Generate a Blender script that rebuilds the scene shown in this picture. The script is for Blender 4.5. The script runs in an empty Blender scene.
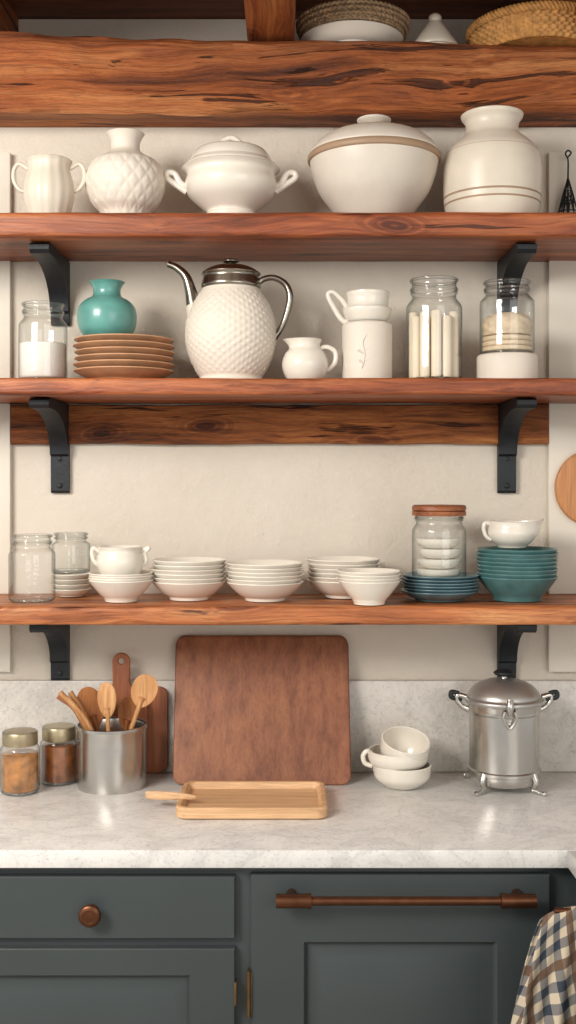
import bpy, bmesh, math, random
from mathutils import Vector, Matrix, noise
random.seed(4)
D=2.77; F=1108.0; HZ=480.0; CZ=1.645
def sc(d): return F/(D-d)
def P(px,py,d):
    s=sc(d); return Vector(((px-288)/s,-d,CZ-(py-HZ)/s))
def Zp(py,d): return CZ-(py-HZ)/sc(d)
def Xp(px,d): return (px-288)/sc(d)
def lin(h):
    h=h.lstrip('#'); o=[]
    for i in (0,2,4):
        c=int(h[i:i+2],16)/255
        o.append(c/12.92 if c<=.04045 else ((c+.055)/1.055)**2.4)
    return (*o,1)
COL=bpy.context.scene.collection
CUR=[None]
def link(o):
    COL.objects.link(o)
    if CUR[0]:
        o.parent=CUR[0]
        o.matrix_parent_inverse=Matrix.Translation(-CUR[0].location)
    return o
def G(name,loc=(0,0,0)):
    CUR[0]=None
    e=bpy.data.objects.new(name,None); e.location=loc; e.empty_display_size=.02
    COL.objects.link(e); CUR[0]=e; return e
def E(): CUR[0]=None
def mk(name,verts,faces,mat,smooth=True,ang=38,weld=True):
    me=bpy.data.meshes.new(name); me.from_pydata([tuple(v) for v in verts],[],faces)
    bm=bmesh.new(); bm.from_mesh(me)
    if weld: bmesh.ops.remove_doubles(bm,verts=bm.verts,dist=1e-6)
    bmesh.ops.recalc_face_normals(bm,faces=bm.faces)
    bm.to_mesh(me); bm.free()
    if smooth:
        me.shade_smooth()
        me.set_sharp_from_angle(angle=math.radians(ang))
    if mat: me.materials.append(mat)
    return link(bpy.data.objects.new(name,me))
# ---------------------------------------------------------------- materials
def newmat(name):
    m=bpy.data.materials.new(name); m.use_nodes=True
    nt=m.node_tree; b=nt.nodes['Principled BSDF']; return m,nt,b
def nd(nt,t,**k):
    n=nt.nodes.new(t)
    for a,v in k.items():
        if a in n.inputs: n.inputs[a].default_value=v
        else: setattr(n,a,v)
    return n
def coords(nt,scale=(1,1,1),kind='Object',rot=(0,0,0)):
    tc=nt.nodes.new('ShaderNodeTexCoord'); mp=nt.nodes.new('ShaderNodeMapping')
    mp.inputs['Scale'].default_value=scale; mp.inputs['Rotation'].default_value=rot
    nt.links.new(tc.outputs[kind],mp.inputs['Vector']); return mp.outputs['Vector']
def ramp(nt,fac,stops):
    r=nt.nodes.new('ShaderNodeValToRGB'); el=r.color_ramp.elements
    while len(el)<len(stops): el.new(.5)
    for e,(p,c) in zip(el,stops): e.position=p; e.color=c
    nt.links.new(fac,r.inputs['Fac']); return r.outputs['Color']
def mix(nt,fac,a,b,mode='MIX'):
    n=nt.nodes.new('ShaderNodeMix'); n.data_type='RGBA'; n.blend_type=mode
    for s,i in ((fac,0),(a,6),(b,7)):
        if hasattr(s,'links'): nt.links.new(s,n.inputs[i])
        else: n.inputs[i].default_value=s
    return n.outputs[2]
def bump(nt,b,h,strength,dist=.002):
    n=nt.nodes.new('ShaderNodeBump'); n.inputs['Strength'].default_value=strength; n.inputs['Distance'].default_value=dist
    nt.links.new(h,n.inputs['Height']); nt.links.new(n.outputs[0],b.inputs['Normal'])
def wood(name,dark,mid,light,axis='X',k=1.0,rough=.5,bs=.35,knots=False,cr_=26,kn=.85,fine=.8,crack=.385,kf=(3.6,9)):
    m,nt,b=newmat(name); L=nt.links
    def ax(a,c): return {'X':(a,c,c),'Y':(c,a,c),'Z':(c,c,a)}[axis]
    base=coords(nt,(1,1,1))
    wn=nd(nt,'ShaderNodeTexNoise',Scale=1.0,Detail=2.0); L.new(coords(nt,ax(2.4*k,6*k)),wn.inputs['Vector'])
    vm=nt.nodes.new('ShaderNodeVectorMath'); vm.operation='SCALE'; vm.inputs['Scale'].default_value=(.07 if knots else .035)/k; L.new(wn.outputs['Color'],vm.inputs[0])
    va=nt.nodes.new('ShaderNodeVectorMath'); va.operation='ADD'; L.new(base,va.inputs[0]); L.new(vm.outputs[0],va.inputs[1])
    def mp(s):
        q=nt.nodes.new('ShaderNodeMapping'); q.inputs['Scale'].default_value=s; L.new(va.outputs[0],q.inputs['Vector']); return q.outputs['Vector']
    n1=nd(nt,'ShaderNodeTexNoise',Scale=1.0,Detail=8.0,Roughness=.66,Distortion=.5 if knots else .15); L.new(mp(ax(1.5*k,cr_*k)),n1.inputs['Vector'])
    n2=nd(nt,'ShaderNodeTexNoise',Scale=1.0,Detail=5.0,Roughness=.7,Distortion=.2 if knots else .05); L.new(mp(ax(6*k,210*k)),n2.inputs['Vector'])
    n3=nd(nt,'ShaderNodeTexNoise',Scale=2.5,Detail=2.0); L.new(coords(nt,ax(1.0,2.0)),n3.inputs['Vector'])
    c=ramp(nt,n1.outputs['Fac'],[(.32,lin(dark)),(.48,lin(mid)),(.66,lin(light))])
    f=ramp(nt,n2.outputs['Fac'],[(.34,(.42,.36,.32,1)),(.56,(1,1,1,1))])
    c=mix(nt,fine,c,f,'MULTIPLY')
    g=ramp(nt,n3.outputs['Fac'],[(.3,(.74,.7,.68,1)),(.7,(1.12,1.1,1.08,1))])
    c=mix(nt,.8 if knots else .5,c,g,'MULTIPLY')
    ad=nt.nodes.new('ShaderNodeMath'); ad.operation='ADD'; L.new(n1.outputs['Fac'],ad.inputs[0]); L.new(n2.outputs['Fac'],ad.inputs[1])
    h=ad.outputs[0]
    if knots:
        v=nd(nt,'ShaderNodeTexVoronoi',Scale=1.0); L.new(mp(ax(*kf)),v.inputs['Vector'])
        w=nd(nt,'ShaderNodeMath',operation='MULTIPLY'); w.inputs[1].default_value=75; L.new(v.outputs['Distance'],w.inputs[0])
        sn=nd(nt,'ShaderNodeMath',operation='SINE'); L.new(w.outputs[0],sn.inputs[0])
        rg=ramp(nt,sn.outputs[0],[(.2,(.55,.44,.38,1)),(.8,(1,1,1,1))])
        near=ramp(nt,v.outputs['Distance'],[(.12,(1,1,1,1)),(.34,(0,0,0,1))])
        c=mix(nt,near,c,mix(nt,1.0,c,rg,'MULTIPLY'))
        kk=ramp(nt,v.outputs['Distance'],[(.0,(.10,.05,.03,1)),(.09,(.32,.18,.12,1)),(.16,(1,1,1,1))])
        c=mix(nt,kn,c,kk,'MULTIPLY')
        n4=nd(nt,'ShaderNodeTexNoise',Scale=1.0,Detail=4.0,Roughness=.6,Distortion=.3); L.new(mp(ax(1.4,44)),n4.inputs['Vector'])
        cr=ramp(nt,n4.outputs['Fac'],[(crack-.04,(.10,.055,.04,1)),(crack,(1,1,1,1))])
        c=mix(nt,.85,c,cr,'MULTIPLY')
        m2=nd(nt,'ShaderNodeMath',operation='ADD'); L.new(h,m2.inputs[0]); L.new(cr,m2.inputs[1]); h=m2.outputs[0]
    L.new(c,b.inputs['Base Color']); b.inputs['Roughness'].default_value=rough
    bump(nt,b,h,bs,.003 if bs<1 else .005)
    return m
def plain(name,col,rough=.4,metal=0,var=.06,vs=12,bs=0,bscale=200,coat=0):
    m,nt,b=newmat(name); c=lin(col)
    n=nd(nt,'ShaderNodeTexNoise',Scale=float(vs),Detail=4.0); nt.links.new(coords(nt),n.inputs['Vector'])
    lo=tuple(x*(1-var) for x in c[:3])+(1,); hi=tuple(min(1,x*(1+var)) for x in c[:3])+(1,)
    nt.links.new(ramp(nt,n.outputs['Fac'],[(.3,lo),(.7,hi)]),b.inputs['Base Color'])
    b.inputs['Roughness'].default_value=rough; b.inputs['Metallic'].default_value=metal
    b.inputs['Coat Weight'].default_value=coat
    if bs:
        n2=nd(nt,'ShaderNodeTexNoise',Scale=float(bscale),Detail=4.0); nt.links.new(coords(nt),n2.inputs['Vector'])
        bump(nt,b,n2.outputs['Fac'],bs)
    return m
def glassmat(name,tint,edge):
    m,nt,b=newmat(name); nt.nodes.remove(b); L=nt.links
    out=nt.nodes['Material Output']
    tr=nt.nodes.new('ShaderNodeBsdfTransparent'); gl=nt.nodes.new('ShaderNodeBsdfGlossy')
    gl.inputs['Roughness'].default_value=.05; gl.inputs['Color'].default_value=(.97,.98,1,1)
    nz=nd(nt,'ShaderNodeTexNoise',Scale=60.0,Detail=2.0); L.new(coords(nt),nz.inputs['Vector'])
    bp=nt.nodes.new('ShaderNodeBump'); bp.inputs['Strength'].default_value=.25; bp.inputs['Distance'].default_value=.002
    L.new(nz.outputs['Fac'],bp.inputs['Height']); L.new(bp.outputs[0],gl.inputs['Normal'])
    lw=nt.nodes.new('ShaderNodeLayerWeight'); lw.inputs['Blend'].default_value=.5
    L.new(ramp(nt,lw.outputs['Facing'],[(.40,tint),(.70,tuple((a+b_)/2 for a,b_ in zip(tint,edge))),(.92,edge)]),tr.inputs['Color'])
    fr=ramp(nt,lw.outputs['Facing'],[(.2,(.06,)*3+(1,)),(.7,(.17,)*3+(1,)),(1,(.6,)*3+(1,))])
    mx=nt.nodes.new('ShaderNodeMixShader'); L.new(fr,mx.inputs[0]); L.new(tr.outputs[0],mx.inputs[1]); L.new(gl.outputs[0],mx.inputs[2])
    L.new(mx.outputs[0],out.inputs['Surface']); return m
M={}
M['beam']=wood('beam_wood','#5c2a10','#b0622f','#d8935a','X',.7,.62,1.3,True,24,crack=.405,kf=(2.8,8))
M['joist']=wood('joist_wood','#5e2c14','#a35a2b','#c27a44','Y',.8,.6,.9,True)
M['shelfA']=wood('shelf_wood_red','#5a2714','#9c522e','#bf7546','X',.9,.42,.4,True,28,.6,kf=(2.6,9))
M['shelfC']=wood('shelf_wood_light','#8a4c26','#bc7243','#d6965f','X',.9,.42,.4,True,28,.6,kf=(2.6,9))
M['ledger']=wood('ledger_wood','#4f240c','#a4602f','#c9854a','X',1.0,.62,1.2,True,crack=.40)
M['ceil']=wood('ceiling_wood','#5a2f1a','#80492a','#965a36','X',.7,.65,.5)
M['walnut']=wood('walnut_wood','#6e3f29','#8b563a','#9c6644','Z',.9,.42,.12,cr_=34,fine=.4)
M['paddle']=wood('paddle_wood','#7a462c','#9a5c3a','#ae6f47','Z',1.1,.5,.2,fine=.5)
M['tray']=wood('tray_wood','#cb9a6a','#e0b78b','#ecc69b','X',.9,.5,.12,fine=.5)
M['spoon']=wood('spoon_wood','#a87345','#c99460','#dbac79','Z',1.2,.55,.15,fine=.5)
M['spoon2']=wood('spoon_wood_dark','#8a5230','#a76a3c','#b97d4b','Z',1.2,.55,.15,fine=.5)
M['round']=wood('round_board_wood','#b1733f','#cb8a52','#d99c66','Z',.8,.45,.15,fine=.5)
M['lidwood']=wood('lid_wood','#6e3c22','#955735','#aa6a42','X',1.2,.45,.2)
M['white']=plain('white_ceramic','#e6e0d4',.22,var=.03,coat=.3)
M['cream']=plain('cream_ceramic','#dcd3c3',.35,var=.06,bs=.06,bscale=60)
M['stone']=plain('stoneware','#d7cfc2',.42,var=.06,bs=.1,bscale=90)
M['stripe']=plain('stripe_glaze','#a58a70',.5,var=.08)
M['matte']=plain('matte_bisque','#e1d9cc',.6,var=.04,bs=.1,bscale=150)
M['teal']=plain('teal_glaze','#5f9b93',.3,var=.16,vs=18,coat=.3)
M['tealplate']=plain('teal_plate_glaze','#4b7576',.3,var=.2,vs=25,coat=.3)
M['blueplate']=plain('blue_plate_glaze','#5f7f89',.3,var=.2,vs=25,coat=.3)
M['terra']=plain('terracotta_glaze','#c29672',.45,var=.15,vs=25)
M['silver']=plain('tarnished_silver','#9a958b',.25,metal=1,var=.2,vs=20)
M['steel']=plain('brushed_steel','#c6c4bf',.26,metal=1,var=.06,vs=6,bs=.04,bscale=40)
M['steel_lid']=plain('satin_steel_lid','#b9b8b4',.38,metal=.8,var=.05,vs=6,bs=.04,bscale=40)
M['zinc']=plain('zinc_lid','#b0a386',.4,metal=.9,var=.15,vs=40)
M['iron']=plain('black_iron','#22272b',.5,metal=.3,var=.2,vs=30,bs=.3,bscale=120)
M['cab']=plain('cabinet_paint','#3f4749',.42,var=.06,vs=4,bs=.03,bscale=90)
M['copper']=plain('aged_copper','#67432f',.38,metal=.85,var=.2,vs=30)
M['brass']=plain('aged_brass','#7d6444',.4,metal=.85,var=.2,vs=30)
M['wick']=plain('wicker','#c08c4e',.65,var=.3,vs=60,bs=.3,bscale=150)
M['wick2']=plain('wicker_dark','#9c8264',.7,var=.35,vs=60,bs=.3,bscale=150)
M['salt']=plain('salt','#f0ece4',.8,var=.03,bs=.4,bscale=400)
M['amber']=plain('amber_preserve','#b0763a',.3,var=.5,vs=45,coat=.5)
M['amber2']=plain('dark_preserve','#8d5228',.3,var=.45,vs=45,coat=.5)
M['wax']=plain('candle_wax','#efe2cb',.55,var=.04)
M['beige']=plain('beige_biscuit','#dcc8aa',.7,var=.12,vs=60,bs=.3,bscale=200)
M['glass']=glassmat('clear_glass',(.975,.985,.98,1),(.32,.36,.35,1))
M['dark']=plain('dark_gap','#14181a',.8)
M['floor']=plain('floor_tile','#a79c8d',.5,var=.1,vs=3)
m,nt,b=newmat('plaster')
n=nd(nt,'ShaderNodeTexNoise',Scale=2.5,Detail=6.0,Roughness=.6); nt.links.new(coords(nt),n.inputs['Vector'])
nt.links.new(ramp(nt,n.outputs['Fac'],[(.3,lin('#d1c8ba')),(.7,lin('#dcd4c7'))]),b.inputs['Base Color'])
n2=nd(nt,'ShaderNodeTexNoise',Scale=28.0,Detail=9.0,Roughness=.65); nt.links.new(coords(nt),n2.inputs['Vector'])
bump(nt,b,n2.outputs['Fac'],.8,.007); b.inputs['Roughness'].default_value=.85; M['wall']=m
M['trim']=plain('painted_trim','#e2dccf',.6,var=.03,vs=5,bs=.1,bscale=40)
def marble(name,a,bb,v,scl,vein):
    m,nt,b=newmat(name); L=nt.links
    n=nd(nt,'ShaderNodeTexNoise',Scale=float(scl),Detail=9.0,Roughness=.72,Distortion=.8); L.new(coords(nt,(1,1.4,1)),n.inputs['Vector'])
    c=ramp(nt,n.outputs['Fac'],[(.3,lin(v)),(.5,lin(a)),(.7,lin(bb))])
    n5=nd(nt,'ShaderNodeTexNoise',Scale=3.5,Detail=8.0,Roughness=.6,Distortion=1.6); L.new(coords(nt,(1,1.6,1)),n5.inputs['Vector'])
    ve=ramp(nt,n5.outputs['Fac'],[(.465,(1,1,1,1)),(.495,(vein,vein,vein*1.01,1)),(.525,(1,1,1,1))])
    c=mix(nt,.8,c,ve,'MULTIPLY')
    n2=nd(nt,'ShaderNodeTexNoise',Scale=120.0,Detail=4.0,Roughness=.8); L.new(coords(nt),n2.inputs['Vector'])
    s=ramp(nt,n2.outputs['Fac'],[(.36,(.66,.65,.64,1)),(.46,(1,1,1,1))])
    c=mix(nt,.7,c,s,'MULTIPLY')
    L.new(c,b.inputs['Base Color']); b.inputs['Roughness'].default_value=.28; return m
M['counter']=marble('quartz_counter','#e4e3e0','#f0efec','#d0cfcc',9,.84)
M['splash']=marble('marble_splash','#cfcbc4','#dad6d0','#bcb8b2',9,.86)
m,nt,b=newmat('plaid_cloth'); L=nt.links
tc=nt.nodes.new('ShaderNodeTexCoord'); sp=nt.nodes.new('ShaderNodeSeparateXYZ'); L.new(tc.outputs['UV'],sp.inputs[0])
def stripe(sock,f,th):
    a=nt.nodes.new('ShaderNodeMath'); a.operation='MULTIPLY'; a.inputs[1].default_value=f; L.new(sock,a.inputs[0])
    c=nt.nodes.new('ShaderNodeMath'); c.operation='FRACT'; L.new(a.outputs[0],c.inputs[0])
    g=nt.nodes.new('ShaderNodeMath'); g.operation='GREATER_THAN'; g.inputs[1].default_value=th; L.new(c.outputs[0],g.inputs[0]); return g.outputs[0]
s1=stripe(sp.outputs[0],26,.5); s2=stripe(sp.outputs[1],26,.5)
ad=nt.nodes.new('ShaderNodeMath'); ad.operation='ADD'; L.new(s1,ad.inputs[0]); L.new(s2,ad.inputs[1])
hf=nt.nodes.new('ShaderNodeMath'); hf.operation='MULTIPLY'; hf.inputs[1].default_value=.5; L.new(ad.outputs[0],hf.inputs[0])
cc=ramp(nt,hf.outputs[0],[(0,lin('#d6c8b0')),(.5,lin('#84817f')),(1,lin('#38434f'))])
b1=stripe(sp.outputs[0],8.667,.84); b2=stripe(sp.outputs[1],8.667,.84)
mxx=nt.nodes.new('ShaderNodeMath'); mxx.operation='MAXIMUM'; L.new(b1,mxx.inputs[0]); L.new(b2,mxx.inputs[1])
hh=nt.nodes.new('ShaderNodeMath'); hh.operation='MULTIPLY'; hh.inputs[1].default_value=.6; L.new(mxx.outputs[0],hh.inputs[0])
L.new(mix(nt,hh.outputs[0],cc,lin('#86613f')),b.inputs['Base Color'])
b.inputs['Roughness'].default_value=.9
n2=nd(nt,'ShaderNodeTexNoise',Scale=400.0,Detail=2.0); L.new(coords(nt),n2.inputs['Vector']); bump(nt,b,n2.outputs['Fac'],.4)
M['towel']=m
# ---------------------------------------------------------------- geometry helpers
def box(name,x0,x1,d0,d1,z0,z1,mat,bev=.003,seg=2):
    bm=bmesh.new(); bmesh.ops.create_cube(bm,size=1)
    for v in bm.verts:
        v.co=Vector((x0+(x1-x0)*(v.co.x+.5), -(d0+(d1-d0)*(.5-v.co.y)), z0+(z1-z0)*(v.co.z+.5)))
    if bev: bmesh.ops.bevel(bm,geom=bm.edges[:],offset=bev,segments=seg,affect='EDGES',profile=.5)
    me=bpy.data.meshes.new(name); bm.to_mesh(me); bm.free()
    me.shade_smooth(); me.set_sharp_from_angle(angle=math.radians(30))
    me.materials.append(mat); return link(bpy.data.objects.new(name,me))
def roughbox(name,x0,x1,d0,d1,z0,z1,mat,amp,nx,nc,freq=5,seed=0,axis='X',bev=.012,tilt=0,flatbot=False):
    L0,L1=(x0,x1) if axis=='X' else (d0,d1)
    A0,A1=(d0,d1) if axis=='X' else (x0,x1)
    sec=[]
    w=A1-A0; h=z1-z0
    for i in range(nc): sec.append((bev+(w-2*bev)*i/(nc-1),0))
    for i in range(nc): sec.append((w,bev+(h-2*bev)*i/(nc-1)))
    for i in range(nc): sec.append((w-bev-(w-2*bev)*i/(nc-1),h))
    for i in range(nc): sec.append((0,h-bev-(h-2*bev)*i/(nc-1)))
    n=len(sec); vs=[];fs=[]
    for j in range(nx+1):
        t=L0+(L1-L0)*j/nx
        for a,c in sec:
            aa=A0+a; zz=z0+c
            p=Vector((t*freq*.35+seed,aa*freq+seed,zz*freq))
            o=noise.noise_vector(p)*amp+noise.noise_vector(p*3.1)*amp*.4
            if flatbot and c<bev*.5 and a<.32: o.z=0      # sits flat on the wall head
            if axis=='X': vs.append((t,-(aa+o.y),zz+o.z-tilt*t*(c/h)))
            else: vs.append((aa+o.y,-t,zz+o.z))
    for j in range(nx):
        for i in range(n):
            a=j*n+i; b_=j*n+(i+1)%n; fs.append((a,b_,b_+n,a+n))
    fs.append(tuple(range(n))); fs.append(tuple(range(nx*n,nx*n+n)))
    return mk(name,vs,fs,mat,True,50)
def cat(pts,n):
    if n<=1: return [Vector(p) for p in pts]
    p=[Vector(q) for q in pts]; o=[]
    for i in range(len(p)-1):
        a=p[i-1] if i>0 else p[i]*2-p[i+1]; b_=p[i]; c=p[i+1]; e=p[i+2] if i+2<len(p) else p[i+1]*2-p[i]
        for k in range(n):
            t=k/n
            o.append(.5*((2*b_)+(c-a)*t+(2*a-5*b_+4*c-e)*t*t+(-a+3*b_-3*c+e)*t**3))
    o.append(p[-1]); return o
def revolve(cx,cy,prof,segs,mod,nout,vs,fs,xf=None):
    base=len(vs); m_=len(prof)
    for j,(r,z) in enumerate(prof):
        for i in range(segs):
            th=2*math.pi*i/segs
            rr=max(r,0)
            if mod and j<nout: rr*=mod(th,z)
            v=Vector((cx+rr*math.cos(th),cy+rr*math.sin(th),z))
            if callable(xf): v=xf(v,th)
            elif xf: v=xf@v
            vs.append(v)
    for j in range(m_-1):
        for i in range(segs):
            a=base+j*segs+i; b_=base+j*segs+(i+1)%segs; fs.append((a,b_,b_+segs,a+segs))
def wprof(prof,d,zb,smooth,hollow):
    s=sc(d)
    p=[(hw/s,CZ-(py-HZ)/s) for hw,py in prof]
    if zb is not None:
        p[0]=(p[0][0],zb); p=[p[0]]+[(r,max(z,zb+.0005)) for r,z in p[1:]]
    q=[(v.x,v.y) for v in cat([(a,b_,0) for a,b_ in p],smooth)]
    q=[(max(r,0),z) for r,z in q]
    out=[(0,q[0][1])]+q; nout=len(out)
    if hollow=='open': return out,nout
    if hollow:
        t=hollow/s; zb0=q[0][1]
        inn=[(max(r-t,0),z) for r,z in reversed(q) if z>zb0+t]
        rt,zt=q[-1]; out.append((rt-t*.5,zt+t*.35))
        out+=inn
        if inn: out.append((0,zb0+t))
    else: out.append((0,q[-1][1]))
    return out,nout
def lathe(name,cx,d,prof,mat,zb=None,hollow=0,smooth=4,segs=72,mod=None,xf=None,ang=50,allmod=False):
    pr,no=wprof(prof,d,zb,smooth,hollow); vs=[];fs=[]
    revolve(Xp(cx,d),-d,pr,segs,mod,len(pr) if allmod else no,vs,fs,xf)
    return mk(name,vs,fs,mat,True,ang)
def disc(name,cx,d,hw,py0,py1,mat,smooth=1):
    return lathe(name,cx,d,[(hw*.97,py0),(hw,py0-.7),(hw,py1+.7),(hw*.97,py1)],mat,smooth=1,segs=48)
def tubew(name,pts,rad,mat,n=8,segs=14,flat=1.0,caps=True):
    if not isinstance(rad,(list,tuple)): rad=[rad]*len(pts)
    q=cat(pts,n); rr=[v.x for v in cat([(r,0,0) for r in rad],n)]
    vs=[];fs=[]; T=(q[1]-q[0]).normalized()
    up=Vector((0,1,0)) if abs(T.y)<.8 else Vector((1,0,0))
    N=(up-T*up.dot(T)).normalized()
    for i,c in enumerate(q):
        t=(q[min(i+1,len(q)-1)]-q[max(i-1,0)]).normalized()
        N=(N-t*N.dot(t)).normalized(); B=t.cross(N)
        r=max(rr[i],1e-4)
        for k in range(segs):
            a=2*math.pi*k/segs
            vs.append(c+N*(math.cos(a)*r*flat)+B*(math.sin(a)*r))
    for j in range(len(q)-1):
        for i in range(segs):
            a=j*segs+i; b_=j*segs+(i+1)%segs; fs.append((a,b_,b_+segs,a+segs))
    if caps:
        fs.append(tuple(range(segs))); fs.append(tuple(range((len(q)-1)*segs,len(q)*segs)))
    return mk(name,vs,fs,mat,True,60,weld=False)
def tube(name,pts,d,rad,mat,**k):
    s=sc(d)
    w=[P(p[0],p[1],p[2] if len(p)>2 else d) for p in pts]
    rad=[r/s for r in rad] if isinstance(rad,(list,tuple)) else rad/s
    return tubew(name,w,rad,mat,**k)
def stack(name,cx,d,zb,hw,top_py,n,bh,mat,foot=.55,jit=.6,th=1.5,curve=.5,seed=1):
    rnd=random.Random(seed); s=sc(d); H=Zp(top_py,d)-zb; bh/=s; R=hw/s; t=th/s
    pitch=(H-bh)/(n-1) if n>1 else 0
    vs=[];fs=[]
    for i in range(n):
        z0=zb+i*pitch; r=R*(1+rnd.uniform(-.014,.014))
        o=[(0,z0+t*.6),(r*foot*.86,z0+t*.6),(r*foot*.9,z0),(r*foot,z0),(r*(foot+.02),z0+bh*.16)]
        mid=[(r*(foot+(1-foot)*u),z0+bh*(.16+.84*(u**(1+curve*1.5)))) for u in (.2,.4,.6,.8,.93,1)]
        o+=mid; o.append((r-t*.2,z0+bh+t*.5)); o.append((r-t,z0+bh+t*.3))
        o+=[(a-t*.8,b_+t*.55) for a,b_ in reversed(mid[:-1])]
        o+=[(r*foot*.8,z0+bh*.16+t*.6),(0,z0+bh*.16+t*.6)]
        revolve(Xp(cx,d)+rnd.uniform(-jit,jit)/s,-d+rnd.uniform(-jit,jit)/s,o,64,None,0,vs,fs)
    mk(name,vs,fs,mat,True,50)
    return zb+(n-1)*pitch+bh*.16+t*.6+.0006
def rrect(x0,y0,x1,y1,r,n=6):
    o=[]
    for cx,cy,a0 in ((x1-r,y0+r,-90),(x1-r,y1-r,0),(x0+r,y1-r,90),(x0+r,y0+r,180)):
        for i in range(n+1):
            a=math.radians(a0+90*i/n); o.append((cx+r*math.cos(a),cy+r*math.sin(a)))
    return o
def board(name,pts,db,dt,th,mat,bev=.003,holes=()):
    ys=[p[1] for p in pts]; y0,y1=min(ys),max(ys)
    def dd(py): return dt+(db-dt)*(py-y0)/(y1-y0)
    f=[P(x,y,dd(y)) for x,y in pts]; n=len(f)
    vs=f+[v+Vector((0,th,0)) for v in f]
    fs=[tuple(range(n)),tuple(range(2*n-1,n-1,-1))]+[(i,(i+1)%n,n+(i+1)%n,n+i) for i in range(n)]
    o=mk(name,vs,fs,mat,True,35)
    for hx,hy,hr in holes:
        c=P(hx,hy,dd(hy)); me=bpy.data.meshes.new('cut'); bm=bmesh.new()
        bmesh.ops.create_cone(bm,cap_ends=True,segments=24,radius1=hr/sc(db),radius2=hr/sc(db),depth=.2,matrix=Matrix.Translation(c)@Matrix.Rotation(math.pi/2,4,'X'))
        bm.to_mesh(me); bm.free(); co=bpy.data.objects.new('cut',me); COL.objects.link(co)
        md=o.modifiers.new('b','BOOLEAN'); md.object=co; md.operation='DIFFERENCE'; md.solver='EXACT'
        bpy.context.view_layer.update()
        ev=o.evaluated_get(bpy.context.evaluated_depsgraph_get()); nm=bpy.data.meshes.new_from_object(ev)
        o.modifiers.clear(); o.data=nm; bpy.data.objects.remove(co)
    md=o.modifiers.new('bev','BEVEL'); md.width=bev; md.segments=3; md.limit_method='ANGLE'; md.angle_limit=math.radians(50)
    return o
def loft(name,loops,mat,capfirst=True,caplast=True,ang=35):
    n=len(loops[0]); vs=[v for l in loops for v in l]; fs=[]
    for j in range(len(loops)-1):
        for i in range(n):
            a=j*n+i; b_=j*n+(i+1)%n; fs.append((a,b_,b_+n,a+n))
    if capfirst: fs.append(tuple(range(n)))
    if caplast: fs.append(tuple(range((len(loops)-1)*n,len(loops)*n)))
    return mk(name,vs,fs,mat,True,ang)
def panel(name,x0,x1,z0,z1,d_back,d_front,sx,sz,mat,raised=True):
    def rc(ix,iz,d): return [Vector((x0+ix,-d,z0+iz)),Vector((x1-ix,-d,z0+iz)),Vector((x1-ix,-d,z1-iz)),Vector((x0+ix,-d,z1-iz))]
    L=[rc(0,0,d_back),rc(0,0,d_front-.002),rc(.002,.002,d_front)]
    if raised:
        L+=[rc(sx,sz,d_front),rc(sx+.004,sz+.004,d_front-.004),rc(sx+.007,sz+.007,d_front-.012),rc(sx+.012,sz+.012,d_front-.012),rc(sx+.036,sz+.036,d_front-.003),rc(sx+.038,sz+.038,d_front-.002)]
    return loft(name,L,mat)
# ---------------------------------------------------------------- room
BT=2.697; BB=2.5275; TILT=.018
box('wall_back',-2.2,2.2,-.1,-.0005,0,BB-.001,M['wall'],0)
box('wall_recess',-2.2,2.2,-.42,-.32,BB-.03,2.93,M['wall'],0)
G('ceiling')
for i in range(4):
    d0=-.42+i*.29
    box('plank_%d'%i,-2.2,2.2,d0,d0+.286,2.933,2.97,M['ceil'],.004)
box('pale_bounce_ceiling',-2.2,2.2,.744,3.8,2.937,2.97,M['trim'],0)  # unseen ceiling stretch, made pale to add bounce and keep metal reflections grey
E()
box('floor',-2.2,2.2,-.1,3.8,-.04,0,M['floor'],0)
roughbox('ceiling_beam',-2.0,2.0,-.30,.125,BB,BT,M['beam'],.014,340,12,9,3.1,'X',.016,TILT,flatbot=True)
def bt(x): return BT-TILT*x+.008
for cx in (-.04,-.80,.75):
    roughbox('ceiling_joist',cx-.057,cx+.057,-.28,3.0,bt(cx)+.003,2.928,M['joist'],.004,120,6,8,cx*7,'Y',.01)
S1=2.242; S2=1.8724; S3=1.362; T1=.052; T2=.037; T3=.040; SD=.30
tz0=Zp(672,.02); tz1=Zp(152,.02)
k=1
for (xa,xb) in ((-1.2,Xp(10,.02)),(Xp(549,.02),1.2)):
    for za,zb_ in ((tz0,S3-T3),(S3,S2-T2),(S2,S1-T1),(S1,tz1)):
        box('trim_%d'%k,xa,xb,.0,.02,za,zb_,M['trim'],.002); k+=1
def shelf(z,t,mat,seed):
    roughbox('floating_wooden_shelf',-1.15,1.15,.001,SD,z-t,z,mat,.0018,220,6,11,seed,'X',.004)
shelf(S1,T1,M['shelfA'],1.3); shelf(S2,T2,M['shelfA'],5.3); shelf(S3,T3,M['shelfC'],9.7)
bw=.0225
LX=Xp(61,0); RX=Xp(506,0)
G('shelf_ledger',(0,-.011,1.77))
lz0=Zp(444,.02); lz1=S2-T2-.003
for i,(a,c) in enumerate(((Xp(11,.02),LX-bw-.001),(LX+bw+.001,RX-bw-.001),(RX+bw+.001,Xp(549,.02)-.001))):
    roughbox('board_%d'%i,a,c,.001,.022,lz0,lz1,M['ledger'],.003,max(6,int((c-a)*140)),6,14,2.2,'X',.004)
E()
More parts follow.
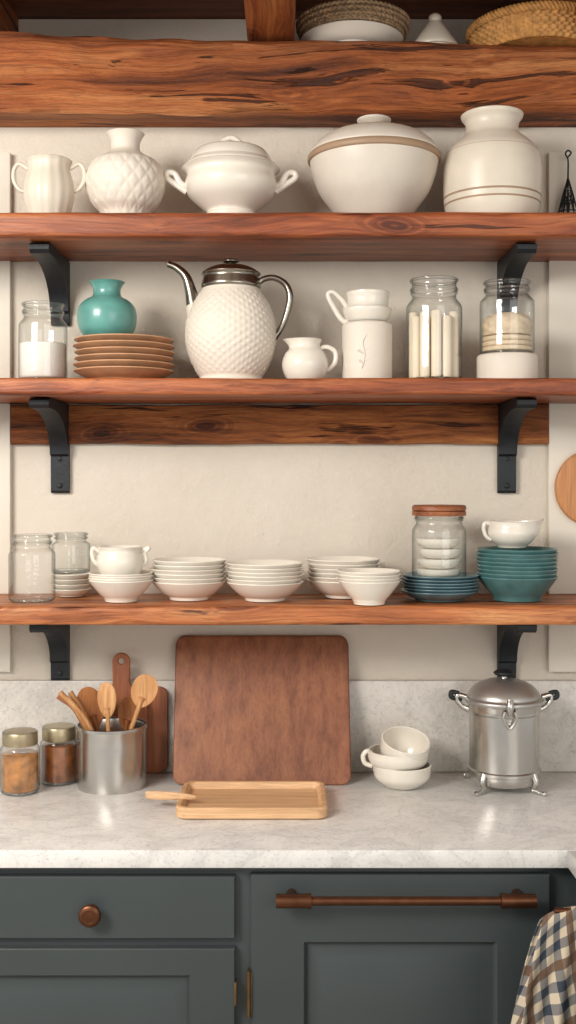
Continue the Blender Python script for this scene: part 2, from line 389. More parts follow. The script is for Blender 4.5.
def bracket(cx,ztop,zbot):
    G('shelf_bracket',(cx,0,ztop))
    A=.245
    pr=[(0,ztop),(A-.012,ztop),(A,ztop-.006),(A,ztop-.016),(A-.010,ztop-.024),(A-.025,ztop-.024)]
    for i in range(13):
        a=i/12*math.pi/2
        pr.append((A-.045-(A-.045-.026)*math.sin(a), (ztop-.024)-.10*(1-math.cos(a))))
    H=min(.10,ztop-zbot-.03)
    pr=[(p[0],max(p[1],ztop-.024-H)) if i>5 else p for i,p in enumerate(pr)]
    pr+=[(.016,ztop-H-.03),(.014,zbot+.006),(.010,zbot),(0,zbot)]
    loops=[]
    for dx,ins in ((-bw,.002),(-bw+.002,0),(bw-.002,0),(bw,.002)):
        loops.append([Vector((cx+dx,-max(a,.0005),z)) for a,z in pr])
    loft('iron_body',loops,M['iron'],ang=30)
    for zz in (zbot+.018,zbot+(ztop-H-zbot)*.7):
        vs=[];fs=[]
        xf=Matrix.Translation((cx,-.014,zz))@Matrix.Rotation(math.pi/2,4,'X')
        revolve(0,0,[(0,0),(.007,0),(.006,.003),(.003,.0045),(0,.0045)],16,None,0,vs,fs,xf); mk('screw',vs,fs,M['iron'])
    E()
for cx in (LX,RX):
    bracket(cx,S1-T1-.002,Zp(326,0)); bracket(cx,S2-T2-.002,Zp(493,0)); bracket(cx,S3-T3-.002,Zp(680,0)+.001)
CT=.92
box('backsplash',-1.2,1.2,.0,.02,CT+.0005,Zp(681,.02),M['splash'],.002)
G('countertop',(0,-.3,CT))
box('slab',-1.2,1.2,.0,.60,CT-.036,CT,M['counter'],.003)
box('slab_return',.548,1.2,.601,1.5,CT-.036,CT,M['counter'],.003)
E()
G('base_cabinet',(0,-.3,.5))
cd=.565
box('carcass',-1.15,1.15,.025,cd,.10,CT-.037,M['cab'],.001)
box('toe_kick',-1.15,1.15,.025,.50,.001,.10,M['dark'],0)
s5=sc(.585)
def cx_(p): return (p-288)/s5
def cz_(p): return CZ-(p-480)/s5
panel('drawer_front',-.72,cx_(235),cz_(939),cz_(877),cd+.001,.585,.02,.012,M['cab'],False)
panel('door_front',-.72,cx_(235),.13,cz_(949),cd+.001,.585,.088,.052,M['cab'])
panel('appliance_front',cx_(251),cx_(550),.13,cz_(875),cd+.001,.585,.104,.132,M['cab'])
box('bead_top',-.72,cx_(243),cd,.572,cz_(873)-.001,cz_(871),M['cab'],.0005)
box('hinge_plate',cx_(247),cx_(252),cd+.002,.588,cz_(1015),cz_(972),M['brass'],.001)
tubew('hinge_barrel',[Vector((cx_(249),-.589,cz_(1016))),Vector((cx_(249),-.589,cz_(970)))],.004,M['brass'],n=2)
box('hinge_plate_2',cx_(234),cx_(236.5),cd+.002,.588,cz_(1005),cz_(982),M['brass'],.0005)
E()
G('return_cabinet',(.85,-1,.5))
box('carcass',.562,1.15,.606,1.48,.10,CT-.037,M['cab'],.002)
box('toe_kick',.60,1.15,.606,1.44,.001,.10,M['dark'],0)
E()
G('cabinet_knob',(cx_(92),-.6,cz_(911)))
vs=[];fs=[]; xf=Matrix.Translation((cx_(92),-.585,cz_(911)))@Matrix.Rotation(math.pi/2,4,'X')
revolve(0,0,[(v.x,v.y) for v in cat([(.0,0,0),(.013,0,0),(.013,.003,0),(.007,.006,0),(.007,.014,0),(.018,.019,0),(.022,.025,0),(.020,.030,0),(.013,.0325,0),(.0125,.0315,0),(0,.0325,0)],3)],32,None,0,vs,fs,xf)
mk('knob',vs,fs,M['copper']); E()
G('cabinet_bar_handle',(0,-.62,cz_(901)))
zc=CZ-(901-480)/sc(.625); xa=Xp(276,.625); xb=Xp(536,.625)
tubew('bar',[Vector((xa+.01,-.625,zc)),Vector((xb-.01,-.625,zc))],.0085,M['copper'],n=2,segs=20)
for i,x in enumerate((xa,xb)):
    sg=1 if i==0 else -1
    tubew('end_%d'%i,[Vector((x,-.625,zc)),Vector((x+sg*.062,-.625,zc))],.0135,M['copper'],n=2,segs=20)
    tubew('collar_%d'%i,[Vector((x+sg*.062,-.625,zc)),Vector((x+sg*.068,-.625,zc))],.0148,M['copper'],n=2,segs=20)
    tubew('post_%d'%i,[Vector((x+sg*.03,-.586,zc)),Vector((x+sg*.03,-.62,zc))],.010,M['copper'],n=2,segs=16)
E()
ry=.74; rz=CZ-(911-480)/sc(ry)
G('towel_rail',(.5,-ry,rz))
tubew('rail',[Vector((.488,-ry,rz)),Vector((.561,-ry,rz))],.006,M['copper'],n=2)
tubew('rose',[Vector((.556,-ry,rz)),Vector((.561,-ry,rz))],.014,M['copper'],n=2,segs=20)
E()
vs=[];fs=[];uv=[]
NU,NV=60,110
for j in range(NV+1):
    v=j/NV; L_=.86*v; fl=.46
    for i in range(NU+1):
        u=i/NU
        if L_<fl: dr=fl-L_; side=1
        else: dr=L_-fl; side=-1
        g=min(dr/.30,1)
        q=min(dr/.22,1)**.7
        x=(.470-.056*q)+u*(.080+.052*q)
        x=min(x,.5535)
        fold=.018*math.sin(u*11+1+dr*2)*g+.009*math.sin(u*23+dr*9)*g
        a=min(dr/.012,1)
        y=-ry-side*(.009*a+.018*g)-side*fold*.7
        z=rz+.009-dr-.02*(1-u)**3
        vs.append((x,y,z)); uv.append((u*.15+L_*.30,L_*1.0-u*.05))
for j in range(NV):
    for i in range(NU):
        a=j*(NU+1)+i; fs.append((a,a+1,a+NU+2,a+NU+1))
me=bpy.data.meshes.new('towel'); me.from_pydata(vs,[],fs); ul=me.uv_layers.new()
for p in me.polygons:
    for li in p.loop_indices: ul.data[li].uv=uv[me.loops[li].vertex_index]
me.shade_smooth(); me.materials.append(M['towel']); tw=link(bpy.data.objects.new('plaid_kitchen_towel',me))
md=tw.modifiers.new('s','SOLIDIFY'); md.thickness=.003; md.offset=0
# ---------------------------------------------------------------- beam-top items
def weave(nth,rowh,amp):
    def f(th,z):
        row=int(z/rowh); return 1+amp*math.sin(th*nth+(row%2)*math.pi)
    return f
d=.02; s=sc(d)
G('wicker_basket',P(535,40,d))
zb_=bt(Xp(535,d)); RY=33
lathe('woven_body',535,d,[(50,0),(56,58),(61,47),(64,38),(65,33)],M['wick'],zb=zb_,hollow=3,smooth=14,segs=240,mod=weave(48,.0075,.026),ang=80)
rim=[]
for i in range(97):
    a=2*math.pi*i/96; R=65/s; rim.append(Vector((Xp(535,d)+R*math.cos(a),-d+R*math.sin(a),Zp(RY,d))))
tubew('rim',rim,.007,M['wick'],n=2,segs=8)
for kx in range(3):
    r2=[]
    for i in range(361):
        a=2*math.pi*i/360; ph=kx*2*math.pi/3; R=65/s+.006*math.sin(a*34+ph); r2.append(Vector((Xp(535,d)+R*math.cos(a),-d+R*math.sin(a),Zp(RY,d)+.008*math.cos(a*34+ph))))
    tubew('braid_%d'%kx,r2,.0042,M['wick'],n=1,segs=6)
E()
G('plate_and_basket_stack',P(352,30,d))
zb_=bt(Xp(352,d))
fl=stack('plates',352,d,zb_,51,42,5,12,M['white'],foot=.6,seed=8)
lathe('woven_tray',353,d,[(38,44),(46,40),(52,34),(54,28),(54,25)],M['wick2'],hollow=3,smooth=10,segs=200,mod=weave(44,.006,.022),ang=80,zb=Zp(42,d)+.0035)
for q in range(4):
    yy=(38,34,29.5,25)[q];RR=(49,53,55,55.5)[q]/s; rr=[]
    for i in range(241):
        a=2*math.pi*i/240; rr.append(Vector((Xp(353,d)+RR*math.cos(a),-d+RR*math.sin(a),Zp(yy,d)+.0022*math.sin(a*70+q*2))))
    tubew('coil_%d'%q,rr,.0045,M['wick2'],n=1,segs=6)
E()
G('lidded_ceramic_jar',P(435,30,d))
lathe('body',435,d,[(16,0),(20,64),(21,56),(20,50)],M['cream'],zb=bt(Xp(435,d)))
lathe('lid',435,d,[(23,50),(23,47),(19,40),(12,30),(7,23)],M['cream'])
lathe('finial',435,d,[(5,24),(6.5,20),(6,16.5),(3,14)],M['cream'])
E()
# ---------------------------------------------------------------- shelf 1
Z1=S1+.0025
d=.20
G('two_handled_sugar_bowl',P(49,190,d))
rib=lambda th,z:1+.016*math.cos(th*14)
lathe('body',49,d,[(18,0),(21,213),(24,203),(25,192),(23.5,181),(21,172),(21,165),(23,161)],M['cream'],zb=Z1,hollow=2,mod=rib,smooth=5)
tube('handle_1',[(28,192),(20,190),(14,181),(14,170),(19,164),(28,169)],d,2.1,M['cream'])
tube('handle_2',[(70,192),(78,190),(84,181),(84,170),(79,164),(70,169)],d,2.1,M['cream'])
E()
d=.17
G('quilted_vase',P(125,180,d))
def quilt(th,z):
    w=(z-S1)
    a=abs(math.sin(th*9+w*75)); b2=abs(math.sin(th*9-w*75))
    g=1 if w<.155 else 0
    return 1+.035*g*(min(a,b2)**.6-.5)
lathe('body',125.5,d,[(20,0),(24,214),(33,204),(39,188),(38,174),(32,163),(22,157),(15,151),(14.5,143),(17,137),(19,134)],M['matte'],zb=Z1,hollow=2,smooth=10,segs=180,mod=quilt,ang=80)
E()
G('soup_tureen',P(231,180,d))
lathe('body',231,d,[(24,0),(27,217),(24,213),(30,208),(42,197),(46,186),(44,177),(45,173),(49,170)],M['white'],zb=Z1,hollow=3,smooth=5)
lathe('lid',231,d,[(47,170),(46,167),(42,163),(41,161),(38,156),(33,151),(22,148),(10,147)],M['white'])
tube('lid_loop',[(222,149),(223,142),(231,138),(239,142),(240,149)],d,2.8,M['white'])
for sg in (-1,1):
    tube('handle_%d'%(sg+1),[(231+sg*40,188),(231+sg*50,184),(231+sg*56,174),(231+sg*63,173),(231+sg*64,178),(231+sg*56,184),(231+sg*44,192)],d,[4,3.5,3,3,3,3,3.5],M['white'])
E()
d=.165
G('lidded_serving_bowl',P(374,170,d))
lathe('body',374,d,[(30,0),(35,219),(42,210),(54,194),(61,177),(64,164),(65,157)],M['stone'],zb=Z1,hollow=3,smooth=6)
lathe('rim_band',374,d,[(65,163),(66.5,161.5),(66.5,158),(65,156)],M['stripe'],smooth=2,hollow=3)
lathe('lid',374,d,[(64,157),(64,153),(58,145),(46,137),(29,132),(12,130)],M['stone'])
lathe('lid_stripe',374,d,[(52,142),(51.5,140.6),(47,137.3),(46.5,138)],M['stripe'],smooth=1)
lathe('knob',374,d,[(10,131),(9,127),(15,123),(17,120),(12,118)],M['stone'])
E()
d=.18
G('stoneware_jar',P(492,165,d))
lathe('body',492,d,[(42,0),(46,212),(48,200),(48.5,180),(48,166),(45,153),(36,143),(28,136),(26,129),(27,123),(30,119),(31,116)],M['cream'],zb=Z1,hollow=3,smooth=6)
for yy,hw in ((155,45.7),(199,48.4),(206,47.5)):
    lathe('stripe',492,d,[(hw-.8,yy+1.4),(hw,yy+.7),(hw,yy-.7),(hw-.8,yy-1.4)],M['stripe'],smooth=1,hollow=1)
E()
d=.05
G('wire_ornament',P(568,185,d))
tubew('nail',[P(568,158,.02),P(568,157,.054)],.0018,M['iron'],n=2,segs=8)
tube('hook',[(568,157),(571,153),(568,150.5),(565.5,154),(568,160),(568,178)],d,.9,M['iron'],segs=8)
s=sc(d); base=P(568,222,d); ap=P(568,177,d)
for i in range(10):
    a=2*math.pi*i/10
    mid=base+Vector((math.cos(a)*6/s,math.sin(a)*6/s,24/s)); b0=base+Vector((math.cos(a)*12/s,math.sin(a)*12/s,0))
    tubew('rib_%d'%i,[ap,mid,b0],.0015,M['iron'],n=4,segs=6)
    a2=a+.7; b2=base+Vector((math.cos(a2)*12/s,math.sin(a2)*12/s,0)); m2=base+Vector((math.cos(a2-.35)*6/s,math.sin(a2-.35)*6/s,24/s))
    tubew('cross_%d'%i,[base+Vector((math.cos(a)*4.5/s,math.sin(a)*4.5/s,30/s)),m2,b2],.0012,M['iron'],n=3,segs=6)
for h,r in ((0,12),(10,9.4),(20,7),(30,4.5)):
    tubew('ring_%d'%h,[base+Vector((math.cos(q/24*2*math.pi)*r/s,math.sin(q/24*2*math.pi)*r/s,h/s)) for q in range(25)],.0015,M['iron'],n=1,segs=6)
E()
# ---------------------------------------------------------------- jars
def jar(name,cx,d,zb,top,hw,body_mat,lid=None,contents=None,neckf=.80,lidh=12,woodlid=None):
    s=sc(d); base=HZ+(CZ-zb)*s; H=base-top
    G(name,P(cx,(top+base)/2,d))
    y=lambda f: base-H*f
    pr=[(hw*.88,base),(hw*.97,y(.03)),(hw,y(.08)),(hw,y(.40)),(hw,y(.68)),(hw*.97,y(.75)),(hw*neckf,y(.82)),(hw*neckf,y(.86)),(hw*(neckf+.05),y(.875)),(hw*neckf,y(.89)),(hw*(neckf+.04),y(.92)),(hw*neckf,y(.94)),(hw*neckf,y(.97)),(hw*(neckf+.03),y(1.0))]
    lathe('glass_body',cx,d,pr,body_mat,zb=zb,hollow='open',smooth=4)
    def ringt(nm,rp,z,w_):
        r=rp/s
        tubew(nm,[Vector((Xp(cx,d)+r*math.cos(a*math.pi/24),-d+r*math.sin(a*math.pi/24),z)) for a in range(49)],w_/s,body_mat,n=1,segs=8,caps=False)
    ringt('glass_lip',hw*(neckf+.02),Zp(top,d),1.5)
    ringt('glass_thread',hw*(neckf+.03),Zp(y(.905),d),1.1)
    ringt('glass_foot',hw*.86,zb+1.7/s,1.6)
    if lid:
        lathe('lid',cx,d,[(hw*(neckf+.07),top+lidh),(hw*(neckf+.09),top+lidh-1),(hw*(neckf+.09),top+1),(hw*(neckf+.05),top-1),(hw*(neckf-.05),top-1.2)],lid,smooth=1,segs=72,mod=lambda th,z:1+.008*math.cos(th*36))
    if woodlid:
        lathe('wooden_lid',cx,d,[(25,top-.5),(27,top-1.5),(27,506.5),(25.5,505)],woodlid,smooth=1)
        lathe('lid_band',cx,d,[(26.6,top+4),(27,top+3),(27,top-.2),(26,top-.4)],woodlid,smooth=1,hollow=1.2)
    if contents: contents(cx,d,base,hw,H)
    E()
def fill(mat,f,r=.9):
    def g(cx,d,base,hw,H):
        lathe('contents',cx,d,[(hw*.84,base-2.6),(hw*r,base-5),(hw*r,base-H*f+1),(hw*r*.9,base-H*f)],mat,smooth=1,segs=48)
    return g
# ---------------------------------------------------------------- shelf 2
Z2=S2+.0025
jar('sugar_jar',43,.18,Z2,305,24,M['glass'],None,fill(M['salt'],.5,.95))
d=.17
G('terracotta_plate_stack',P(124,360,d))
fl=stack('plates',124,d,Z2,50,341,6,10,M['terra'],foot=.62,jit=.8,seed=3,th=2.2,curve=.2)
E()
G('turquoise_vase',P(107,312,d))
lathe('body',107,d,[(17,0),(20,340),(27,331),(29.5,319),(28,308),(22,301),(15,297),(13.5,292),(15,286),(18,282.5)],M['teal'],zb=fl+.001,hollow=2,smooth=6)
E()
d=.16
G('coffee_pot',P(231,320,d))
def dots(th,z):
    w=(z-S2)/.0085; row=int(w); ph=(row%2)*math.pi
    g=max(0,min(1,(z-S2-.012)/.01))*max(0,min(1,(Zp(292,.16)-z)/.006))
    return 1+.026*g*max(0,math.sin(th*27+ph))*math.sin((w-row)*math.pi)
lathe('body',231,d,[(30,0),(34,384),(31,378),(35,371),(42,355),(45,340),(44,322),(38,305),(30,292),(27,286)],M['matte'],zb=Z2,smooth=12,segs=216,mod=dots,ang=80)
lathe('collar',231,d,[(27.5,290),(30,287),(29,282),(28,277),(30,274.5),(29,273)],M['silver'],smooth=4)
lathe('lid',231,d,[(28,274),(26,271),(18,267),(9,265.5),(4,265)],M['silver'],smooth=4)
lathe('finial',231,d,[(3,266),(3,264),(8,262.5),(8,260.5),(4,259)],M['silver'],smooth=3)
tube('spout',[(203,325),(195,308),(191,292),(186,277),(177,268),(168,264)],d,[11,8.5,6,4.6,3.8,3.2],M['silver'],segs=20)
tube('spout_base',[(206,334),(199,318),(194.5,304)],d,[14,11.5,8.6],M['matte'],segs=24)
tube('handle',[(257,284),(264,279),(275,278),(286,285),(290,298),(286,316),(280,330),(272,341)],d,[3.2,3,3,3.2,3.6,3.2,3,3.4],M['silver'],flat=1.3)
E()
d=.2
G('small_creamer',P(306,360,d))
lathe('body',305,d,[(15,0),(17,384),(21,374),(23,364),(20,354),(15,348),(15.5,343),(17,340)],M['white'],zb=Z2,hollow=2,smooth=5,allmod=True,
  mod=lambda th,z:1+(.32*max(0,(z-Zp(350,.2))/(Zp(340,.2)-Zp(350,.2)))*max(0,math.cos(th-math.pi))**6))
tube('handle',[(318,349),(327,347),(335,352),(335,362),(329,369),(324,371)],d,2.4,M['white'])
E()
d=.17
G('ceramic_canister',P(367,355,d))
lathe('body',367,d,[(23,0),(24.5,384),(25,378),(25,340),(25,328),(24.5,325),(22.5,324)],M['matte'],zb=Z2,smooth=2,hollow=2)
fd=d+24.6/sc(d)
tube('relief_vine',[(362,368,fd),(365,355,fd),(363,342,fd),(367,334,fd)],d,.7,M['matte'],segs=6)
for a_,b_ in ((358,350),(370,346),(359,360),(371,357)):
    tube('leaf',[(364.5,b_+4,fd),(a_,b_,fd-.001)],d,[.6,1.2],M['matte'],segs=6,n=3)
E()
G('stacked_cream_cups',P(365,308,d))
lathe('cup_1',367,d,[(17,323.5),(19,322),(22,318),(24,313),(24.5,310),(24,309)],M['white'],zb=Zp(324,d)+.002,smooth=3,hollow=2)
lathe('cup_2',368,d,[(17,311),(19,309),(20.5,304),(21,299),(22,295),(22,293)],M['white'],smooth=4,hollow=2)
tube('handle_1',[(350,323),(342,320),(334,308),(328,295),(333,292),(341,299),(348,309)],d,[2.6,2.8,2.6,2.4,2.4,2.6,2.8],M['white'])
E()
def sticks(cx,d,base,hw,H):
    s=sc(d)
    for i in range(15):
        if i<4: r=hw*.30;a=i*math.pi/2+.5
        else: r=hw*.72;a=(i-4)*2*math.pi/11+.12
        x=Xp(cx,d)+r*math.cos(a)/s; y=-d+r*math.sin(a)/s
        z0=P(0,base-3,d).z; z1=P(0,base-H*(.66+.03*math.sin(i*2.3)),d).z
        tubew('candle_%d'%i,[Vector((x,y,z0)),Vector((x,y,z1-.002)),Vector((x,y,z1))],[4.9/s,4.9/s,3.9/s],M['wax'],n=1,segs=14)
jar('candle_jar',434,.18,Z2,281,28,M['glass'],None,sticks,lidh=11)
G('white_ceramic_dish',P(507,367,.18))
lathe('body',507,.18,[(29,0),(30,383),(30,358),(29,356),(27.5,355)],M['matte'],zb=Z2,smooth=1)
E()
def shells(cx,d,base,hw,H):
    for i in range(3):
        disc('biscuit_%d'%i,cx,d,hw*.9,base-3-i*5,base-7.4-i*5,M['beige'])
    lathe('crumbs',cx,d,[(hw*.84,base-19),(hw*.9,base-26),(hw*.88,base-34),(hw*.6,base-40),(3,base-42)],M['beige'],smooth=3,segs=60,mod=lambda th,z:1+.05*math.sin(th*7+z*300))
jar('biscuit_jar',507,.18,Zp(354.9,.18)+.0003,283,27,M['glass'],None,shells)
# ---------------------------------------------------------------- shelf 3
Z3=S3+.0025
jar('mason_jar',32,.20,Z3,536,23,M['glass'])
G('saucer_stack',P(72,588,.09))
stack('saucers',71,.085,Z3,20,574,4,7,M['white'],foot=.6,seed=5)
E()
jar('mason_jar',71,.085,Zp(573,.085)+.001,534,19,M['glass'])
d=.2
G('nested_white_bowls',P(121,590,d))
fl=stack('bowls',121,d,Z3,32,573,4,21,M['white'],foot=.5,seed=6,th=1.8,curve=.25)
E()
G('small_sugar_bowl',P(121,560,d))
lathe('body',120,d,[(13,0),(20,573),(23,565),(23,558),(21,551),(22,547)],M['white'],zb=fl+.001,hollow=2,smooth=5)
tube('handle_1',[(100,567),(94,561),(92,553),(94,548),(100,552)],d,2.2,M['white'])
tube('handle_2',[(140,567),(146,561),(145,553),(149,548),(141,551)],d,2.2,M['white'])
E()
def st(name,cx,d,hw,top,n,bh,mat,seed,foot=.52,curve=.35,th=1.6):
    G(name,P(cx,top+15,d)); f=stack('dishes',cx,d,Z3,hw,top,n,bh,mat,foot=foot,seed=seed,th=th,curve=curve,jit=.8); E(); return f
st('white_dish_stack',189,.16,37.5,560,6,18,M['white'],11)
st('white_dish_stack',265,.18,38.5,563,6,18,M['white'],12)
st('white_dish_stack',344,.11,37,559,6,17,M['white'],13)
st('white_bowl_stack',369,.26,31.5,571,4,23,M['white'],14,foot=.5,curve=.15)
fb=st('blue_plate_stack',440,.17,39,575,6,9,M['blueplate'],15,foot=.6)
st('teal_bowl_stack',517,.17,40,549,8,23,M['tealplate'],16,foot=.6,curve=.15,th=1.9)
def cups(cx,d,base,hw,H):
    for i in range(4):
        y0=base-3-i*10
        lathe('cup_%d'%i,cx-1+((i*37)%3),d,[(hw*.55,y0),(hw*.76,y0-4),(hw*.82,y0-9.6)],M['white'],smooth=3,segs=40)
jar('wood_lidded_jar',439,.17,fb+.001,511.5,27,M['glass'],None,cups,neckf=.86,woodlid=M['lidwood'])
d=.17
G('creamer_jug',P(513,533,d))
zr=Zp(522,d); zl=Zp(540,d)
def lip(v,th):
    h=max(0,min(1,(v.z-zl)/(zr-zl)))
    c=max(0,math.cos(th))**4; cb=max(0,-math.cos(th))**3
    return Vector((v.x,v.y,v.z+h*h*(.007*c+.002*cb)))
lathe('body',512,d,[(12,548),(14,547),(15,545.5),(21,540),(24,533),(22.5,526),(22.5,522)],M['white'],hollow=2,smooth=5,zb=Zp(549,d)+.0025,allmod=True,xf=lip,
  mod=lambda th,z:1+(.42*max(0,math.cos(th))**5*max(0,(z-zl)/(zr-zl))**1.5))
tube('handle',[(491,540),(486,536),(483.5,528),(486,522.5),(492,525)],d,2,M['white'])
E()
G('round_cutting_board',P(592,488,.04))
pts=[(592+36*math.cos(a*math.pi/32),488+38*math.sin(a*math.pi/32)) for a in range(64)]
board('board',pts,.042,.042,.020,M['round'],.004)
E()
# ---------------------------------------------------------------- counter items
def cdist(py): return D-F/((py-480)/(CZ-CT))
def cpy(d): return 480+(CZ-CT-.001)*sc(d)
C0=CT+.001
jar('preserve_jar',20,cdist(792),C0,732,19.5,M['glass'],M['zinc'],fill(M['amber'],.66,.93))
jar('preserve_jar',59,cdist(782),C0,727,18.5,M['glass'],M['zinc'],fill(M['amber2'],.70,.93))
dcr=.142
G('steel_utensil_crock',P(112,760,dcr))
lathe('body',112,dcr,[(33,0),(34,784),(34,760),(34,728),(35.2,727),(35.2,724)],M['steel'],zb=C0,hollow=1.5,smooth=2,ang=30)
E()
def spoon(name,bx,by,hx,hy,hw,hh,dz0,dz1,mat,slots=False,hr=2.6):
    G(name,P(hx,hy,dz1))
    A=P(bx,by,dz0); B=P(hx,hy,dz1); s=sc(dz1)
    dr=(B-A).normalized(); side=Vector((0,1,0)); side=(side-dr*side.dot(dr)).normalized(); wv=dr.cross(side)
    end=B-dr*(hh*.8/s)
    tubew('handle',[A,A.lerp(end,.5),end,B-dr*(hh*.4/s)],[hr/s,hr*.85/s,hr*.9/s,hr*1.3/s],mat,segs=12)
    vs=[];fs=[];n=20;m_=28
    for j in range(n+1):
        ph=math.pi*j/n
        for i in range(m_):
            th=2*math.pi*i/m_
            a=math.sin(ph)*math.cos(th); c=math.cos(ph); b_=math.sin(ph)*math.sin(th)
            t=b_*4.0
            if b_<0: t=b_*1.2+2.2*(1-(a*a+c*c))
            if slots: t=b_*1.6
            w=hw*a*(1+.12*c)
            vs.append(B+wv*(w/s)+dr*(hh*c/s)+side*(t/s))
    for j in range(n):
        for i in range(m_):
            a=j*m_+i; b2=j*m_+(i+1)%m_; fs.append((a,b2,b2+m_,a+m_))
    mk('head',vs,fs,mat,True,70); E()
spoon('wooden_spoon',118,770,144,691,13,17,dcr,dcr,M['spoon'])
spoon('wooden_spatula',110,770,107,700,9.5,18,dcr+.02,dcr+.02,M['spoon'],slots=True)
spoon('wooden_spoon',108,770,91,707,13,21,dcr-.03,dcr-.02,M['spoon2'])
spoon('wooden_spoon',120,770,128,713,10,17,dcr-.035,dcr-.03,M['spoon2'])
for i,(bx,mx_,my,tx,ty,o_,m_) in enumerate(((104,80,716,60,692,.03,'spoon'),(108,86,720,66,697,.045,'spoon'),(101,77,713,58,696,.012,'spoon2'),(106,84,714,70,692,-.005,'spoon'))):
    G('wooden_utensil_handle',P(75,708,dcr))
    tube('stick',[(bx,765,dcr+o_*.7),(mx_,my,dcr+o_),(tx,ty,dcr+o_)],dcr,[2.0,2.3,2.7],M[m_]); E()
def paddle(name,x0,x1,ytop,ybot,hx,hw,hy,db,dt,th,mat):
    G(name,P((x0+x1)/2,(ytop+ybot)/2,db))
    pts=[]
    r=10
    for a in range(0,7):
        t=math.radians(90*a/6); pts.append((x1-r+r*math.cos(t),ybot-r+r*math.sin(t)))
    for a in range(0,7):
        t=math.radians(90+90*a/6); pts.append((x0+r+r*math.cos(t),ybot-r+r*math.sin(t)))
    for q in range(9):
        u=q/8; e=.5-.5*math.cos(math.pi*u)
        pts.append((x0+(hx-hw-x0)*e, ytop+14-22*u))
    for a in range(0,9):
        t=math.radians(180+180*a/8); pts.append((hx+hw*1.05*math.cos(t),hy+hw+hw*math.sin(t)))
    for q in range(9):
        u=1-q/8; e=.5-.5*math.cos(math.pi*u)
        pts.append((x1+(hx+hw-x1)*e, ytop+14-22*u))
    board('board',pts[::-1],db,dt,th,mat,.003,[(hx,hy+hw,3.0)])
    E()
paddle('paddle_cutting_board',97,147,690,cpy(.056),121,8.5,653,.056,.051,.013,M['paddle'])
G('small_cutting_board',P(150,730,.03))
board('board',rrect(131,687,168,cpy(.035),9),.035,.035,.012,M['paddle'],.003)
E()
db=.144; yb=cpy(db)
G('walnut_cutting_board',P(262,710,db))
pts=[]
for (x,y) in rrect(172,636,351,yb,10):
    t=(y-636)/(yb-636); pts.append((262+(x-261.5)*(.965+.035*t),y))
board('board',pts,db,.023,.021,M['walnut'],.004)
E()
G('wooden_serving_tray',(-.078,-.3,CT))
tx0,tx1=Xp(174.5,.413),Xp(328,.413); ty0,ty1=.197,.413; th=.026
def tl(ins,z,r): return [Vector((x,-y,z)) for x,y in rrect(tx0+ins,ty0+ins,tx1-ins,ty1-ins,r,6)]
loft('tray_body',[tl(.006,C0,.020),tl(0,C0+.004,.026),tl(0,C0+th-.004,.026),tl(.003,C0+th,.023),tl(.011,C0+th,.018),tl(.014,C0+th-.003,.015),tl(.018,C0+.012,.012)],M['tray'])
E()
G('wooden_butter_spreader',P(165,794,.3))
zz=C0+th+.0042
def sp_(px,py):
    dd=D-(CZ-zz)*F/(py-480); return P(px,py,dd)
tubew('blade',[sp_(146,795),sp_(160,795.5),sp_(176,796),sp_(190,797),sp_(196,797.5)],[.0085,.010,.008,.006,.003],M['tray'],flat=.4,segs=16)
E()
dc=cdist(786)
G('white_cup_stack',P(400,765,dc))
lathe('cup_1',402,dc,[(16,0),(19,784),(27,777),(29,769),(29.5,764)],M['white'],zb=C0,hollow=2,smooth=5)
lathe('cup_2',398,dc,[(14,771),(18,769),(27,763),(30,757),(30,750)],M['white'],hollow=2,smooth=5,zb=Zp(771,dc))
tube('cup_2_handle',[(372,766),(365,763),(363,756),(367,751),(372,754)],dc,2.4,M['white'])
pv=P(404,758,dc)
xf=Matrix.Translation(pv)@Matrix.Rotation(math.radians(20),4,'X')@Matrix.Rotation(math.radians(6),4,'Y')@Matrix.Translation(-pv)
lathe('cup_3',403,dc,[(12,765),(17,762),(22,755),(24.5,747),(24.5,737)],M['white'],hollow=2,smooth=5,xf=xf)
E()
dp=cdist(787)
G('stainless_stock_pot',P(504,740,dp))
cx=504
lathe('body',cx,dp,[(30,781),(33,779.5),(34.5,776),(34.5,771),(36.3,770),(36.3,767),(34.5,766),(34.5,740),(34.5,712),(36,710),(36,706),(37,703),(37,700)],M['steel'],smooth=1,hollow=1.5,ang=28,segs=96)
lathe('lid',cx,dp,[(38,702),(39,700),(38.5,697.5),(36,696),(34.5,692),(28,685),(17,680),(6,678)],M['steel_lid'],smooth=3,segs=96)
lathe('knob_stem',cx,dp,[(5,679.5),(3,678),(3,675)],M['steel'],smooth=3)
lathe('knob',cx,dp,[(4,676),(9,674.5),(10.5,672.5),(8,670.5),(3,669.5)],M['iron'],smooth=3)
for sg in (-1,1):
    tube('handle_%d'%(sg+1),[(cx+sg*35,710),(cx+sg*42,706),(cx+sg*47,700),(cx+sg*46,695),(cx+sg*38,697)],dp,[3,2.6,2.6,2.6,3],M['steel'])
    tube('grip_%d'%(sg+1),[(cx+sg*42,699),(cx+sg*50,698),(cx+sg*53,696),(cx+sg*52,692),(cx+sg*45,693)],dp,[2.2,2.4,2.6,2.4,2.0],M['iron'])
fd=dp+35/sc(dp)
tube('latch_arm',[(510,700,fd+.005),(510,708,fd+.01),(510,716,fd+.007)],fd,[3.5,4.2,3],M['steel'])
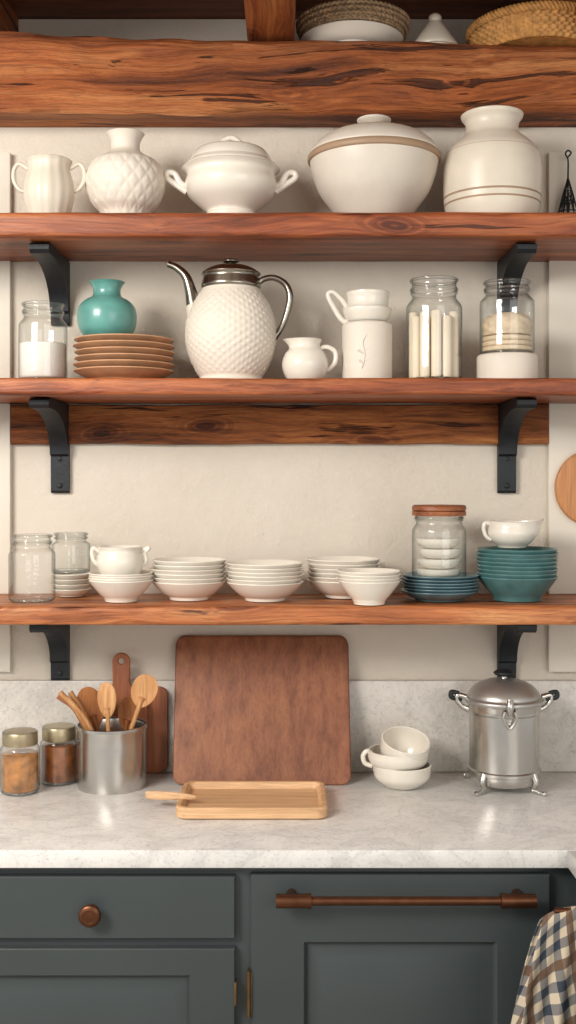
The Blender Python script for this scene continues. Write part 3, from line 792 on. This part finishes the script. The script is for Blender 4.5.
tube('latch_ring',[(505,712,fd+.012),(503.5,720,fd+.012),(510,729,fd+.010),(516.5,720,fd+.012),(515,712,fd+.012)],fd,1.6,M['steel'])
lathe('latch_boss',510,fd,[(4,713),(5.5,711),(5.5,708),(4,706)],M['iron'],segs=24)
s=sc(dp); X0=Xp(cx,dp)
for i,a in enumerate((225,315,45,135)):
    a=math.radians(a); u=Vector((math.cos(a),math.sin(a),0)); c=Vector((X0,-dp,0))
    z=lambda f:Vector((0,0,f))
    zb_=CT+.004
    tubew('leg_%d'%i,[c+u*(34/s)+z(Zp(768,dp)),c+u*(37/s)+z(Zp(776,dp)),c+u*(33/s)+z(Zp(783,dp)),c+u*(38/s)+z(zb_+.002),c+u*(46/s)+z(zb_),c+u*(48/s)+z(zb_+.006)],[3.4/s,3/s,2.4/s,2.2/s,2.6/s,1.8/s],M['steel'])
E()
# ---------------------------------------------------------------- light + camera
w=bpy.data.worlds.new('world'); bpy.context.scene.world=w; w.use_nodes=True
bg=w.node_tree.nodes['Background']; bg.inputs[0].default_value=(1,.98,.95,1); bg.inputs[1].default_value=.64
def area(name,loc,tgt,sx,sy,power,col):
    l=bpy.data.lights.new(name,'AREA'); l.shape='RECTANGLE'; l.size=sx; l.size_y=sy; l.energy=power; l.color=col
    o=bpy.data.objects.new(name,l); o.location=loc; COL.objects.link(o)
    o.rotation_euler=(Vector(tgt)-Vector(loc)).to_track_quat('-Z','Y').to_euler(); return o
area('window_light',(-1.75,-2.5,2.6),(0.1,0,1.45),1.2,.9,86,(1,.95,.88))
area('room_light',(1.6,-3.6,2.0),(0,0,1.4),2.0,1.8,26,(1,.955,.89))
cam=bpy.data.cameras.new('camera'); co=bpy.data.objects.new('camera',cam); COL.objects.link(co)
co.location=(0,-D,CZ); co.rotation_euler=(math.pi/2,0,0)
cam.sensor_fit='AUTO'; cam.sensor_width=36; cam.lens=36*F/1024; cam.shift_y=-(512-HZ)/1024
bpy.context.scene.camera=co
try:
    bpy.context.scene.view_settings.view_transform='Standard'
except Exception: pass
